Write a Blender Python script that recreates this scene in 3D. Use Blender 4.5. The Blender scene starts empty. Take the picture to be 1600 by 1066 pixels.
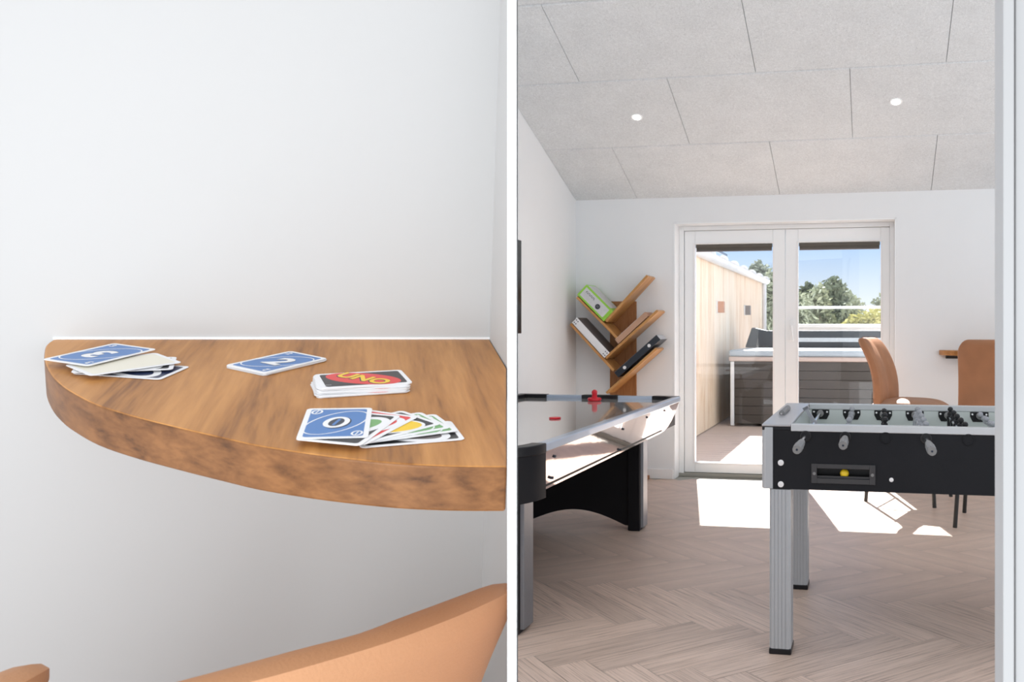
import bpy, bmesh, math, random
from mathutils import Vector, Matrix, noise
random.seed(7)
S = bpy.context.scene
C = S.collection
PI = math.pi

# ---------------------------------------------------------------- camera
F, PX, PY, CH = 1400.0, 1100.0, 515.0, 1.25      # focal length and principal point in pixels of 1600x1066, eye height
cd = bpy.data.cameras.new('camera'); cam = bpy.data.objects.new('camera', cd); C.objects.link(cam)
cam.location = (0, 0, CH); cam.rotation_euler = (PI/2, 0, 0)
cd.sensor_fit = 'HORIZONTAL'; cd.sensor_width = 36; cd.lens = F*36/1600
cd.shift_x = (800-PX)/1600; cd.shift_y = (PY-533)/1600
cd.clip_start = .02; cd.clip_end = 400
cd.dof.use_dof = True; cd.dof.focus_distance = 1.7; cd.dof.aperture_fstop = cd.lens/1.6
S.camera = cam
# ---------------------------------------------------------------- world, sun, exposure
S.view_settings.view_transform = 'Standard'; S.view_settings.look = 'None'
S.view_settings.gamma = 1; S.view_settings.use_curve_mapping = False
S.view_settings.exposure = 0.12
W = bpy.data.worlds.new('world'); S.world = W; W.use_nodes = True
nt = W.node_tree; nt.nodes.clear()
out = nt.nodes.new('ShaderNodeOutputWorld'); bg = nt.nodes.new('ShaderNodeBackground')
tc = nt.nodes.new('ShaderNodeTexCoord'); sp = nt.nodes.new('ShaderNodeSeparateXYZ')
nt.links.new(tc.outputs['Generated'], sp.inputs[0])
rz = nt.nodes.new('ShaderNodeValToRGB'); nt.links.new(sp.outputs['Z'], rz.inputs[0])
e = rz.color_ramp.elements
e[0].position = 0.0; e[0].color = (.95, .97, 1, 1); e[1].position = .5; e[1].color = (.25, .45, .85, 1)
for p_, c_ in ((.03, (.86, .93, 1, 1)), (.10, (.42, .64, .98, 1))):
    q_ = rz.color_ramp.elements.new(p_); q_.color = c_
ry = nt.nodes.new('ShaderNodeMapRange'); ry.inputs['From Min'].default_value = -.15; ry.inputs['From Max'].default_value = .35
nt.links.new(sp.outputs['Y'], ry.inputs['Value'])
mx = nt.nodes.new('ShaderNodeMixRGB'); nt.links.new(ry.outputs[0], mx.inputs[0])
bz = nt.nodes.new('ShaderNodeMapRange'); bz.inputs['From Min'].default_value = -.3; bz.inputs['From Max'].default_value = .4
bz.inputs['To Min'].default_value = 1.6; bz.inputs['To Max'].default_value = 1.15; nt.links.new(sp.outputs['Z'], bz.inputs['Value'])
tint = nt.nodes.new('ShaderNodeVectorMath'); tint.operation = 'SCALE'; tint.inputs[0].default_value = (.965, .99, 1.03); nt.links.new(bz.outputs[0], tint.inputs['Scale'])
nt.links.new(tint.outputs[0], mx.inputs[1]); nt.links.new(rz.outputs[0], mx.inputs[2])
nt.links.new(mx.outputs[0], bg.inputs[0]); bg.inputs[1].default_value = 1.0
nt.links.new(bg.outputs[0], out.inputs[0])

# ---------------------------------------------------------------- frames
TH = math.atan(.19)
O = Vector((-.256, 7.48, 0))
ROOM = Matrix.Translation(O) @ Matrix.Rotation(-TH, 4, 'Z')      # x along the back wall, y out through the door, z up
RI = ROOM.inverted()
def room_b(px, py, b):      # where the sight line through a pixel meets the plane y=b of the room
    r = RI.to_3x3() @ Vector(((px-PX)/F, 1, (PY-py)/F)); c = RI @ Vector((0, 0, CH))
    return c + r*((b-c.y)/r.y)
def room_a(px, py, a):
    r = RI.to_3x3() @ Vector(((px-PX)/F, 1, (PY-py)/F)); c = RI @ Vector((0, 0, CH))
    return c + r*((a-c.x)/r.x)
def room_z(px, py, z):
    r = RI.to_3x3() @ Vector(((px-PX)/F, 1, (PY-py)/F)); c = RI @ Vector((0, 0, CH))
    return c + r*((z-c.z)/r.z)
# nook: a corner shelf with its own frame (x along its back edge, y into the wall, z off the shelf)
NN = Vector((.07719036, -.19366568, .9780262)).normalized(); ND = .26518389
def nook_ray(px, py, h=0.0):
    d = Vector(((px-PX)/F, 1, (PY-py)/F)); s = (-ND + h)/(d.dot(NN)); return Vector((0, 0, CH)) + d*s
P0 = nook_ray(765, 530); PL = nook_ray(80, 530)
NX = (P0-PL).normalized(); NY = NN.cross(NX)
NOOK = Matrix(((NX.x, NY.x, NN.x, P0.x), (NX.y, NY.y, NN.y, P0.y), (NX.z, NY.z, NN.z, P0.z), (0, 0, 0, 1)))
NI = NOOK.inverted()
def nk(px, py, h=0.0): return NI @ nook_ray(px, py, h)
SUN = ROOM.to_3x3() @ Vector((.215, -1, -1.01))
sd = bpy.data.lights.new('sun', 'SUN'); so = bpy.data.objects.new('sun', sd); C.objects.link(so)
sd.energy = 19; sd.angle = .009; sd.color = (1, .985, .965)
so.rotation_euler = SUN.to_track_quat('-Z', 'Y').to_euler(); so.location = (0, 12, 12)

# fill light added in front of the nook to brighten it, no real window
ad_ = bpy.data.lights.new('nook_fill', 'AREA'); ao = bpy.data.objects.new('nook_fill', ad_); C.objects.link(ao)
ad_.shape = 'RECTANGLE'; ad_.size = .5; ad_.size_y = .6; ad_.energy = 5.2; ad_.spread = math.radians(100); ad_.color = (.86, .94, 1)
ao.location = (-.65, -.5, 1.04); ao.rotation_euler = (Vector((-.38, 1.15, .80))-Vector(ao.location)).to_track_quat('-Z', 'Y').to_euler()

# ---------------------------------------------------------------- materials
def newmat(name):
    m = bpy.data.materials.new(name); m.use_nodes = True; return m, m.node_tree, m.node_tree.nodes['Principled BSDF']
def plain(name, col, rough=.5, metal=0.0, bump=0.0, bscale=200, var=0.0, vscale=8, emit=0, coat=0, spec=.5):
    m, t, b = newmat(name)
    b.inputs['Base Color'].default_value = (*col, 1); b.inputs['Roughness'].default_value = rough; b.inputs['Metallic'].default_value = metal
    b.inputs['Specular IOR Level'].default_value = spec; b.inputs['Coat Weight'].default_value = coat
    co = t.nodes.new('ShaderNodeTexCoord')
    n = t.nodes.new('ShaderNodeTexNoise'); n.inputs['Scale'].default_value = vscale; n.inputs['Detail'].default_value = 5
    t.links.new(co.outputs['Object'], n.inputs['Vector'])
    r = t.nodes.new('ShaderNodeMapRange'); r.inputs['To Min'].default_value = 1-var; r.inputs['To Max'].default_value = 1+var
    t.links.new(n.outputs[0], r.inputs['Value'])
    k = t.nodes.new('ShaderNodeVectorMath'); k.operation = 'SCALE'; k.inputs[0].default_value = col
    t.links.new(r.outputs[0], k.inputs['Scale']); t.links.new(k.outputs[0], b.inputs['Base Color'])
    if bump:
        n2 = t.nodes.new('ShaderNodeTexNoise'); n2.inputs['Scale'].default_value = bscale; t.links.new(co.outputs['Object'], n2.inputs['Vector'])
        bu = t.nodes.new('ShaderNodeBump'); bu.inputs['Strength'].default_value = bump; bu.inputs['Distance'].default_value = .002
        t.links.new(n2.outputs[0], bu.inputs['Height']); t.links.new(bu.outputs[0], b.inputs['Normal'])
    if emit:
        b.inputs['Emission Color'].default_value = (*col, 1); b.inputs['Emission Strength'].default_value = emit
    return m
def wood(name, c1, c2, c3, stretch=(14, 1.4, 14), rough=.4, bump=.15, fine=5.0, ring=0.0, coord='Object', attr=False):
    m, t, b = newmat(name)
    co = t.nodes.new('ShaderNodeTexCoord'); mp = t.nodes.new('ShaderNodeMapping'); mp.inputs['Scale'].default_value = stretch
    src = co.outputs[coord]
    if attr:
        at = t.nodes.new('ShaderNodeAttribute'); at.attribute_name = 'rnd'
        ad = t.nodes.new('ShaderNodeVectorMath'); ad.operation = 'MULTIPLY_ADD'; ad.inputs[1].default_value = (37, 53, 11)
        t.links.new(at.outputs['Color'], ad.inputs[0]); t.links.new(src, ad.inputs[2]); src = ad.outputs[0]
    t.links.new(src, mp.inputs['Vector'])
    n = t.nodes.new('ShaderNodeTexNoise'); n.inputs['Scale'].default_value = 1; n.inputs['Detail'].default_value = 8
    n.inputs['Roughness'].default_value = .62; n.inputs['Distortion'].default_value = .6
    t.links.new(mp.outputs[0], n.inputs['Vector'])
    m2 = t.nodes.new('ShaderNodeMapping'); m2.inputs['Scale'].default_value = tuple(s*fine for s in stretch)
    t.links.new(src, m2.inputs['Vector'])
    n2 = t.nodes.new('ShaderNodeTexNoise'); n2.inputs['Scale'].default_value = 1; n2.inputs['Detail'].default_value = 4
    t.links.new(m2.outputs[0], n2.inputs['Vector'])
    ma = t.nodes.new('ShaderNodeMath'); ma.operation = 'MULTIPLY_ADD'; ma.inputs[1].default_value = .45
    t.links.new(n2.outputs[0], ma.inputs[0]); t.links.new(n.outputs[0], ma.inputs[2])
    hv = ma.outputs[0]
    if ring:
        w = t.nodes.new('ShaderNodeTexWave'); w.wave_type = 'RINGS'; w.rings_direction = 'Y'
        w.inputs['Scale'].default_value = ring; w.inputs['Distortion'].default_value = 5; w.inputs['Detail'].default_value = 3; w.inputs['Detail Scale'].default_value = 1.2
        m3 = t.nodes.new('ShaderNodeMapping'); m3.inputs['Location'].default_value = (.25, 0, .12); m3.inputs['Scale'].default_value = (1, .35, 1)
        t.links.new(src, m3.inputs['Vector']); t.links.new(m3.outputs[0], w.inputs['Vector'])
        m4 = t.nodes.new('ShaderNodeMath'); m4.operation = 'MULTIPLY_ADD'; m4.inputs[1].default_value = .14
        t.links.new(w.outputs['Fac'], m4.inputs[0]); t.links.new(hv, m4.inputs[2]); hv = m4.outputs[0]
    r = t.nodes.new('ShaderNodeValToRGB'); el = r.color_ramp.elements
    el[0].position = .48; el[0].color = (*c3, 1); el[1].position = .98; el[1].color = (*c1, 1)
    q = el.new(.70); q.color = (*c2, 1)
    t.links.new(hv, r.inputs[0]); col = r.outputs[0]
    if attr:
        se = t.nodes.new('ShaderNodeSeparateColor'); t.links.new(at.outputs['Color'], se.inputs[0])
        mr = t.nodes.new('ShaderNodeMapRange'); mr.inputs['To Min'].default_value = .88; mr.inputs['To Max'].default_value = 1.08
        t.links.new(se.outputs[2], mr.inputs['Value'])
        vm = t.nodes.new('ShaderNodeVectorMath'); vm.operation = 'SCALE'; t.links.new(col, vm.inputs[0]); t.links.new(mr.outputs[0], vm.inputs['Scale'])
        col = vm.outputs[0]
    t.links.new(col, b.inputs['Base Color']); b.inputs['Roughness'].default_value = rough; b.inputs['Specular IOR Level'].default_value = .3
    bu = t.nodes.new('ShaderNodeBump'); bu.inputs['Strength'].default_value = bump; bu.inputs['Distance'].default_value = .001
    t.links.new(hv, bu.inputs['Height']); t.links.new(bu.outputs[0], b.inputs['Normal'])
    return m
def s2l(r, g, b): return tuple(((c/255+.055)/1.055)**2.4 if c > 10 else c/255/12.92 for c in (r, g, b))
M = {}
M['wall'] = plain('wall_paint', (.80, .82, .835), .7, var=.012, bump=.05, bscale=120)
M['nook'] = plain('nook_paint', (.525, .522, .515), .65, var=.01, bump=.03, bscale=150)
M['edge'] = plain('edge_paint', (.95, .95, .95), .5)
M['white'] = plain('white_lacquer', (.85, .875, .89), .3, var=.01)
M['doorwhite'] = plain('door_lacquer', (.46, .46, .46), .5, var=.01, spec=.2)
M['skirt'] = plain('skirting_paint', (.85, .85, .85), .35)
M['alu'] = plain('brushed_aluminium', (.26, .275, .30), .38, .75, var=.05, vscale=60)
M['alu_leg'] = plain('anodised_leg', (.44, .465, .49), .42, .3, var=.03, vscale=40)
M['alu2'] = plain('satin_silver', (.56, .58, .60), .35, .35, var=.03, vscale=40)
M['silver'] = plain('silver_plate', (.45, .45, .47), .3, .4, var=.03)
M['chrome'] = plain('chrome', (.86, .84, .84), .06, 1.0)
M['panelchrome'] = plain('mirror_panel', (.66, .57, .55), .05, 1.0, bump=.25, bscale=6)
M['railblue'] = plain('grey_blue_rail', (.42, .49, .60), .3, .25, var=.03, coat=.4)
M['black'] = plain('black_laminate', (.007, .007, .009), .5, var=.1, spec=.25)
M['blackp'] = plain('black_plastic', (.009, .009, .011), .35, spec=.35)
M['fblack'] = plain('foosball_black_panel', (.010, .011, .014), .6, spec=.22, var=.25, vscale=5, bump=.15, bscale=300)
M['frame_grey'] = plain('dark_grey_plastic', (.04, .04, .043), .45)
M['handle'] = plain('grey_rubber', (.20, .20, .20), .45, var=.08)
M['steel'] = plain('polished_steel', (.8, .8, .8), .15, 1.0)
M['mengrey'] = plain('grey_player_plastic', (.32, .33, .36), .35)
M['field'] = plain('pale_playfield', (.60, .66, .60), .3)
M['inner'] = plain('pale_inner_wall', (.52, .56, .55), .28, var=.1, vscale=3)
M['yellow'] = plain('yellow_ball', (.85, .60, .02), .4)
M['red'] = plain('red_plastic', (.65, .005, .02), .3)
M['hfield'] = plain('glossy_playfield', (.42, .41, .39), .08, coat=.6, var=.03)
M['tv'] = plain('black_screen', (.008, .008, .01), .12)
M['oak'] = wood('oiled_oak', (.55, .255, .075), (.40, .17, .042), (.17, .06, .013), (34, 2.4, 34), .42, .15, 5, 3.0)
M['oakend_shade'] = wood('oak_end_grain_shaded', (.235, .10, .033), (.155, .062, .019), (.065, .024, .007), (30, 8, 60), .45, .15, 4, 9.0)  # end grain, with the shade on the table rim darkened into its colour
M['bamboo'] = wood('bamboo_board', (.62, .34, .13), (.50, .25, .085), (.34, .15, .045), (3, 20, 3), .35, .05)
M['bamboo_back'] = wood('bamboo_column', (.42, .20, .08), (.34, .15, .055), (.24, .10, .03), (20, 20, 2.5), .4, .05)
M['plank'] = wood('vinyl_plank', (.84, .65, .535), (.68, .515, .42), (.27, .185, .14), (2.2, 26, 1), .42, .2, 3.2, coord='UV', attr=True)
M['leatherlight'] = plain('light_tan_leather', (.51, .255, .125), .6, var=.12, vscale=6, bump=.2, bscale=260)
M['leather'] = plain('tan_leather', (.38, .17, .08), .62, var=.22, vscale=9, bump=.25, bscale=260)
M['leatherfront'] = plain('tan_leather_front', (.40, .215, .13), .6, var=.15, vscale=7, bump=.2, bscale=260)
M['legblack'] = plain('black_steel', (.015, .015, .015), .4)
M['kraft'] = plain('kraft_board', (.50, .30, .20), .7)
M['card'] = plain('card_white', (.82, .82, .83), .4)
M['blue'] = plain('card_blue', s2l(66, 118, 180), .35)
M['cgreen'] = plain('card_green', (.16, .38, .13), .35)
M['cred'] = plain('card_red', (.70, .03, .03), .35)
M['cyel'] = plain('card_yellow', (.85, .56, .01), .35)
M['blueshade'] = plain('card_blue_shaded', (.008, .02, .07), .35)  # blue card print with the shade under the pile put into its colour
M['glareyel'] = plain('card_yellow_glare', (.78, .74, .62), .3)  # yellow card print with white glare painted into its colour
M['cblack'] = plain('card_black', (.012, .012, .014), .35)
M['ink'] = plain('dark_ink', (.02, .03, .05), .4)
M['limeg'] = plain('lime_print', (.30, .62, .06), .4)
M['greyc'] = plain('grey_print', (.16, .14, .14), .45)
M['ltgrey'] = plain('light_grey_print', (.62, .63, .64), .45, var=.15, vscale=30)
M['dkbox'] = plain('dark_navy_print', (.015, .02, .03), .35)
M['spot'] = plain('lamp_glow', (1, .97, .9), .5, emit=6)
M['blind'] = plain('blind_fabric', (.10, .09, .075), .7, var=.15, vscale=20)
M['rubber'] = plain('seal_grey', (.35, .34, .30), .6)
# outside
M['deck'] = wood('deck_board', (.62, .52, .47), (.54, .44, .39), (.38, .29, .24), (1.2, 14, 3), .6, .2, attr=True, coord='UV')
M['cladding'] = wood('pale_timber', (.88, .76, .64), (.82, .66, .50), (.62, .40, .24), (5, 5, .6), .6, .2)
M['zinc'] = plain('zinc', (.62, .64, .67), .4, .3, var=.1)
M['tile'] = plain('light_roof', (.62, .55, .53), .7, var=.2)
M['solar'] = plain('solar_glass', (.03, .045, .08), .15)
M['tub'] = plain('dark_composite', (.032, .025, .02), .45, var=.15, vscale=3)
M['tubcover'] = plain('grey_vinyl_cover', (.30, .36, .42), .3, var=.1)
M['tubrim'] = plain('pink_beige_rim', (.42, .34, .31), .35)
M['dkgrey'] = plain('slate_vinyl', (.022, .027, .033), .5)
M['gravel'] = plain('pale_gravel', (.80, .78, .74), .9, var=.15, vscale=2, bump=.5, bscale=20)
M['fencer'] = plain('red_brown_fence', (.42, .22, .14), .8, var=.2)
M['conifer'] = plain('conifer_leaf', (.34, .37, .27), .8, var=.35, vscale=3)
M['conifer2'] = plain('dark_conifer_leaf', (.20, .235, .17), .8, var=.35, vscale=3)
M['yleaf'] = plain('yellow_green_leaf', (.50, .48, .22), .8, var=.35, vscale=3)
M['bark'] = plain('bark', (.16, .11, .08), .9, var=.2)
M['grass'] = plain('lawn_green', (.20, .28, .10), .9, var=.3, vscale=4)
# glass: thin pane, mostly clear with a weak mirror
m, t, b = newmat('window_glass')
t.nodes.remove(b); tr = t.nodes.new('ShaderNodeBsdfTransparent'); gl = t.nodes.new('ShaderNodeBsdfGlossy'); gl.inputs['Roughness'].default_value = .01
tr.inputs[0].default_value = (.97, .98, .98, 1)
lw = t.nodes.new('ShaderNodeLayerWeight'); lw.inputs[0].default_value = .5
pw = t.nodes.new('ShaderNodeMath'); pw.operation = 'POWER'; pw.inputs[1].default_value = 4; t.links.new(lw.outputs['Facing'], pw.inputs[0])
fr = t.nodes.new('ShaderNodeMath'); fr.operation = 'MULTIPLY_ADD'; fr.inputs[1].default_value = .9; fr.inputs[2].default_value = .05; t.links.new(pw.outputs[0], fr.inputs[0]); ms = t.nodes.new('ShaderNodeMixShader')
t.links.new(fr.outputs[0], ms.inputs[0]); t.links.new(tr.outputs[0], ms.inputs[1]); t.links.new(gl.outputs[0], ms.inputs[2])
t.links.new(ms.outputs[0], t.nodes['Material Output'].inputs[0]); M['glass'] = m
# ceiling: wood-wool acoustic board
m, t, b = newmat('wood_wool_board')
co = t.nodes.new('ShaderNodeTexCoord'); mp = t.nodes.new('ShaderNodeMapping'); t.links.new(co.outputs['Object'], mp.inputs[0])
n1 = t.nodes.new('ShaderNodeTexNoise'); n1.inputs['Scale'].default_value = 85; n1.inputs['Detail'].default_value = 6; n1.inputs['Roughness'].default_value = .8; n1.inputs['Distortion'].default_value = 1.5
n2 = t.nodes.new('ShaderNodeTexNoise'); n2.inputs['Scale'].default_value = 5; n2.inputs['Detail'].default_value = 4
for n in (n1, n2): t.links.new(mp.outputs[0], n.inputs['Vector'])
r = t.nodes.new('ShaderNodeValToRGB'); r.color_ramp.elements[0].position = .32; r.color_ramp.elements[0].color = (.52, .545, .56, 1)
r.color_ramp.elements[1].position = .62; r.color_ramp.elements[1].color = (.83, .865, .885, 1)
ma = t.nodes.new('ShaderNodeMath'); ma.operation = 'MULTIPLY_ADD'; ma.inputs[1].default_value = .12; t.links.new(n2.outputs[0], ma.inputs[0])
mb_ = t.nodes.new('ShaderNodeMath'); mb_.operation = 'MULTIPLY'; mb_.inputs[1].default_value = .86; t.links.new(n1.outputs[0], mb_.inputs[0]); t.links.new(mb_.outputs[0], ma.inputs[2])
t.links.new(ma.outputs[0], r.inputs[0]); t.links.new(r.outputs[0], b.inputs['Base Color']); b.inputs['Roughness'].default_value = .95
bu = t.nodes.new('ShaderNodeBump'); bu.inputs['Strength'].default_value = .4; bu.inputs['Distance'].default_value = .003
t.links.new(n1.outputs[0], bu.inputs['Height']); t.links.new(bu.outputs[0], b.inputs['Normal']); M['ceiling'] = m

# ---------------------------------------------------------------- mesh helpers
class MB:
    def __init__(s): s.v = []; s.f = []; s.m = []; s.mi = 0
    def add(s, vs, fs, T=None):
        n = len(s.v); s.v += [tuple(T @ Vector(v)) if T is not None else tuple(v) for v in vs]
        s.f += [tuple(i+n for i in f) for f in fs]; s.m += [s.mi]*len(fs); return s
    def box(s, x0, x1, y0, y1, z0, z1, T=None):
        return s.add([(x, y, z) for z in (z0, z1) for x, y in ((x0, y0), (x1, y0), (x1, y1), (x0, y1))],
                     [(3, 2, 1, 0), (4, 5, 6, 7), (0, 1, 5, 4), (1, 2, 6, 5), (2, 3, 7, 6), (3, 0, 4, 7)], T)
    def prism(s, poly, h0, h1, T=None, ax='z'):     # polygon extruded along an axis
        def P(p, h): return {'z': (p[0], p[1], h), 'y': (p[0], h, p[1]), 'x': (h, p[0], p[1])}[ax]
        n = len(poly)
        return s.add([P(p, h0) for p in poly]+[P(p, h1) for p in poly],
                     [tuple(range(n))[::-1], tuple(range(n, 2*n))]+[(i, (i+1) % n, (i+1) % n+n, i+n) for i in range(n)], T)
    def cyl(s, p, q, r0, r1=None, n=16, T=None):
        r1 = r0 if r1 is None else r1; p = Vector(p); q = Vector(q); d = (q-p).normalized()
        u = d.orthogonal().normalized(); w = d.cross(u)
        vs = [p+(u*math.cos(2*PI*i/n)+w*math.sin(2*PI*i/n))*r0 for i in range(n)]+[q+(u*math.cos(2*PI*i/n)+w*math.sin(2*PI*i/n))*r1 for i in range(n)]
        return s.add(vs, [tuple(range(n))[::-1], tuple(range(n, 2*n))]+[(i, (i+1) % n, (i+1) % n+n, i+n) for i in range(n)], T)
    def lathe(s, c, prof, n=24, axis='z', T=None):   # profile of (radius, height)
        vs = []; fs = []
        for r, h in prof:
            for i in range(n):
                x, y = r*math.cos(2*PI*i/n), r*math.sin(2*PI*i/n)
                vs.append(Vector(c)+Vector({'z': (x, y, h), 'y': (x, h, -y), 'x': (h, x, y)}[axis]))
        for j in range(len(prof)-1):
            for i in range(n): fs.append((j*n+i, j*n+(i+1) % n, (j+1)*n+(i+1) % n, (j+1)*n+i))
        fs += [tuple(range(n))[::-1], tuple(range((len(prof)-1)*n, len(prof)*n))]
        return s.add(vs, fs, T)
    def sphere(s, c, r, n=16, sc=(1, 1, 1), T=None):
        k = n//2; pr = [(max(1e-5, math.sin(PI*j/k)), -math.cos(PI*j/k)) for j in range(k+1)]; vs = []; fs = []
        for a_, h in pr:
            for i in range(n): vs.append((c[0]+r*sc[0]*a_*math.cos(2*PI*i/n), c[1]+r*sc[1]*a_*math.sin(2*PI*i/n), c[2]+r*sc[2]*h))
        for j in range(k):
            for i in range(n): fs.append((j*n+i, j*n+(i+1) % n, (j+1)*n+(i+1) % n, (j+1)*n+i))
        return s.add(vs, fs, T)
    def build(s, name, mat, parent=None, off=None, bevel=0, seg=2, smooth=True, sub=0):
        me = bpy.data.meshes.new(name); v = s.v
        if off is None and parent is not None: off = parent.get('_o')
        if off is not None: v = [(a-off[0], b-off[1], c-off[2]) for a, b, c in v]
        me.from_pydata(v, [], s.f); me.update()
        bm = bmesh.new(); bm.from_mesh(me); bmesh.ops.recalc_face_normals(bm, faces=bm.faces); bm.to_mesh(me); bm.free()
        for k in (mat if isinstance(mat, (list, tuple)) else [mat]): me.materials.append(M[k])
        for p, i in zip(me.polygons, s.m): p.material_index = i
        if smooth: me.shade_smooth(); me.set_sharp_from_angle(angle=math.radians(38))
        o = bpy.data.objects.new(name, me); C.objects.link(o)
        if off is not None: o['_o'] = tuple(off)
        if parent is not None: o.parent = parent
        if bevel:
            b = o.modifiers.new('bevel', 'BEVEL'); b.width = bevel; b.segments = seg; b.limit_method = 'ANGLE'; b.angle_limit = math.radians(40); b.harden_normals = True
        if sub:
            b = o.modifiers.new('sub', 'SUBSURF'); b.levels = sub; b.render_levels = sub
        return o
def tag(o, label, cat, group=None, kind=None):
    o['label'] = label; o['category'] = cat
    if group: o['group'] = group
    if kind: o['kind'] = kind
    return o
def thing(name, label, cat, loc=(0, 0, 0), rz=0.0, group=None, frame=None):
    o = bpy.data.objects.new(name, None); C.objects.link(o); o.empty_display_size = .05
    o.matrix_world = (ROOM if frame is None else frame) @ Matrix.Translation(loc) @ Matrix.Rotation(rz, 4, 'Z')
    o['_o'] = tuple(loc) if rz == 0 else (0, 0, 0)
    return tag(o, label, cat, group)
def single(mb, name, mat, label, cat, group=None, frame=None, loc=(0, 0, 0), **k):
    o = mb.build(name, mat, None, off=loc, **k); o.matrix_world = (ROOM if frame is None else frame) @ Matrix.Translation(loc)
    return tag(o, label, cat, group)
def struct(mb, name, mat, frame=None, **k):
    o = mb.build(name, mat, None, **k); o.matrix_world = ROOM if frame is None else frame; o['kind'] = 'structure'; return o
def copy_tree(o, parent=None):
    c = o.copy(); C.objects.link(c)
    if parent is not None: c.parent = parent
    for ch in list(o.children): copy_tree(ch, c)
    return c
def quad(mb, pts, T=None): return mb.add(pts, [tuple(range(len(pts)))], T)
def text_mesh(mb, body, size, T, shear=0.0, bold=0.0, depth=0.0):
    cu = bpy.data.curves.new('lettering', 'FONT'); cu.body = body; cu.size = size; cu.align_x = 'CENTER'; cu.align_y = 'CENTER'; cu.shear = shear
    cu.offset = bold; cu.resolution_u = 3; cu.extrude = depth
    o = bpy.data.objects.new('lettering', cu); C.objects.link(o)
    me = bpy.data.meshes.new_from_object(o, depsgraph=bpy.context.evaluated_depsgraph_get())
    mb.add([v.co for v in me.vertices], [tuple(p.vertices) for p in me.polygons], T)
    bpy.data.objects.remove(o); bpy.data.curves.remove(cu); bpy.data.meshes.remove(me)
def rrect(w, h, r, n=5):
    pts = []
    for cx, cy, a0 in ((w/2-r, h/2-r, 0), (-w/2+r, h/2-r, PI/2), (-w/2+r, -h/2+r, PI), (w/2-r, -h/2+r, 3*PI/2)):
        for i in range(n+1): a = a0+PI/2*i/n; pts.append((cx+r*math.cos(a), cy+r*math.sin(a)))
    return pts

# ================================================================ ROOM SHELL
AL = -.85            # left wall
CK, CZ = .379, 2.35  # ceiling slope and height at the back wall
# floor: herringbone planks, each plank a face of the one floor mesh
def plank_mesh(name, mat, planks, z, frame=ROOM):
    me = bpy.data.meshes.new(name); vs = []; fs = []; uvs = []; cols = []
    for pts, L_, W_ in planks:
        n = len(vs); vs += [(p[0], p[1], z) for p in pts]; fs.append((n, n+1, n+2, n+3))
        uvs += [(0, 0), (L_, 0), (L_, W_), (0, W_)]; cols += [(random.random(), random.random(), random.random(), 1)]*4
    me.from_pydata(vs, [], fs); me.update()
    uv = me.uv_layers.new(name='UVMap'); at = me.color_attributes.new('rnd', 'FLOAT_COLOR', 'CORNER')
    for i, (u, c) in enumerate(zip(uvs, cols)): uv.data[i].uv = u; at.data[i].color = c
    me.materials.append(M[mat]); o = bpy.data.objects.new(name, me); C.objects.link(o); o.matrix_world = frame; o['kind'] = 'structure'
    return o
PW, PN = .145, 5; G = .0007
planks = []; r2 = math.sqrt(.5)
def rot45(x, y): x *= PW; y *= PW; return ((x+y)*r2+.06, (y-x)*r2-3.13)
for mm in range(-5, 7):
    for k in range(-60, 60):
        x0, y0 = k+2*PN*mm, k
        g = G/PW
        H = [(x0+g, y0+g), (x0+PN-g, y0+g), (x0+PN-g, y0+1-g), (x0+g, y0+1-g)]
        V = [(x0+PN+g, y0-PN+1+g), (x0+PN+g, y0+1-g), (x0+PN+1-g, y0+1-g), (x0+PN+1-g, y0-PN+1+g)]
        for P_ in (H, V):
            q = [rot45(*p) for p in P_]
            if all(-2.9 < p[0] < 4.2 and -7.2 < p[1] < .25 for p in q): planks.append((q, PN*PW, PW))
fl = plank_mesh('floor', 'plank', planks, 0)
struct(MB().box(-3, 4.3, -7.2, .2, -.06, -.002), 'floor_base', 'rubber').name = 'floor'
# back wall with the door opening
DX0, DX1, DZ = 0.0, 1.82, 2.142
w = MB(); w.box(AL-.2, DX0, 0, .3, 0, CZ+.15); w.box(DX1, 4.2, 0, .3, 0, CZ+.15); w.box(DX0, DX1, 0, .3, DZ, CZ+.15)
struct(w, 'wall_back', 'wall')
w = MB(); w.prism([(0.0, 0), (0.0, CZ+.05), (-3.9, CZ+3.9*CK+.05), (-3.9, 0)], AL-.15, AL, ax='x'); struct(w, 'wall_left', 'wall')
# ceiling boards: 1.2 x 0.75 m running bond with chamfered joints
c = MB(); bs = [0.02, -.742, -1.503, -2.22, -2.95, -3.7, -4.45, -5.2, -5.95]
for j in range(8):
    y1, y0 = bs[j], bs[j+1]; sh = -.31 if j % 2 == 0 else .294
    i = -2
    while True:
        x0 = sh+1.2*i; x1 = x0+1.2; i += 1
        if x0 > 4.2: break
        if x1 < AL: continue
        x0 = max(x0, AL); g = .0035
        g = .0008; a0, a1, b0, b1 = x0+g, x1-g, y0+.003, y1-.003
        zz = lambda y, d=0: CZ-CK*y+d
        t_ = .0018
        vs = [(a0, b0, zz(b0, .008)), (a1, b0, zz(b0, .008)), (a1, b1, zz(b1, .008)), (a0, b1, zz(b1, .008)),
              (a0+t_, b0+.006, zz(b0+.006)), (a1-t_, b0+.006, zz(b0+.006)), (a1-t_, b1-.006, zz(b1-.006)), (a0+t_, b1-.006, zz(b1-.006)),
              (a0, b0, zz(b0, .02)), (a1, b0, zz(b0, .02)), (a1, b1, zz(b1, .02)), (a0, b1, zz(b1, .02))]
        c.add(vs, [(4, 5, 6, 7), (0, 1, 5, 4), (1, 2, 6, 5), (2, 3, 7, 6), (3, 0, 4, 7), (8, 9, 1, 0), (9, 10, 2, 1), (10, 11, 3, 2), (11, 8, 0, 3)])
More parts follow.
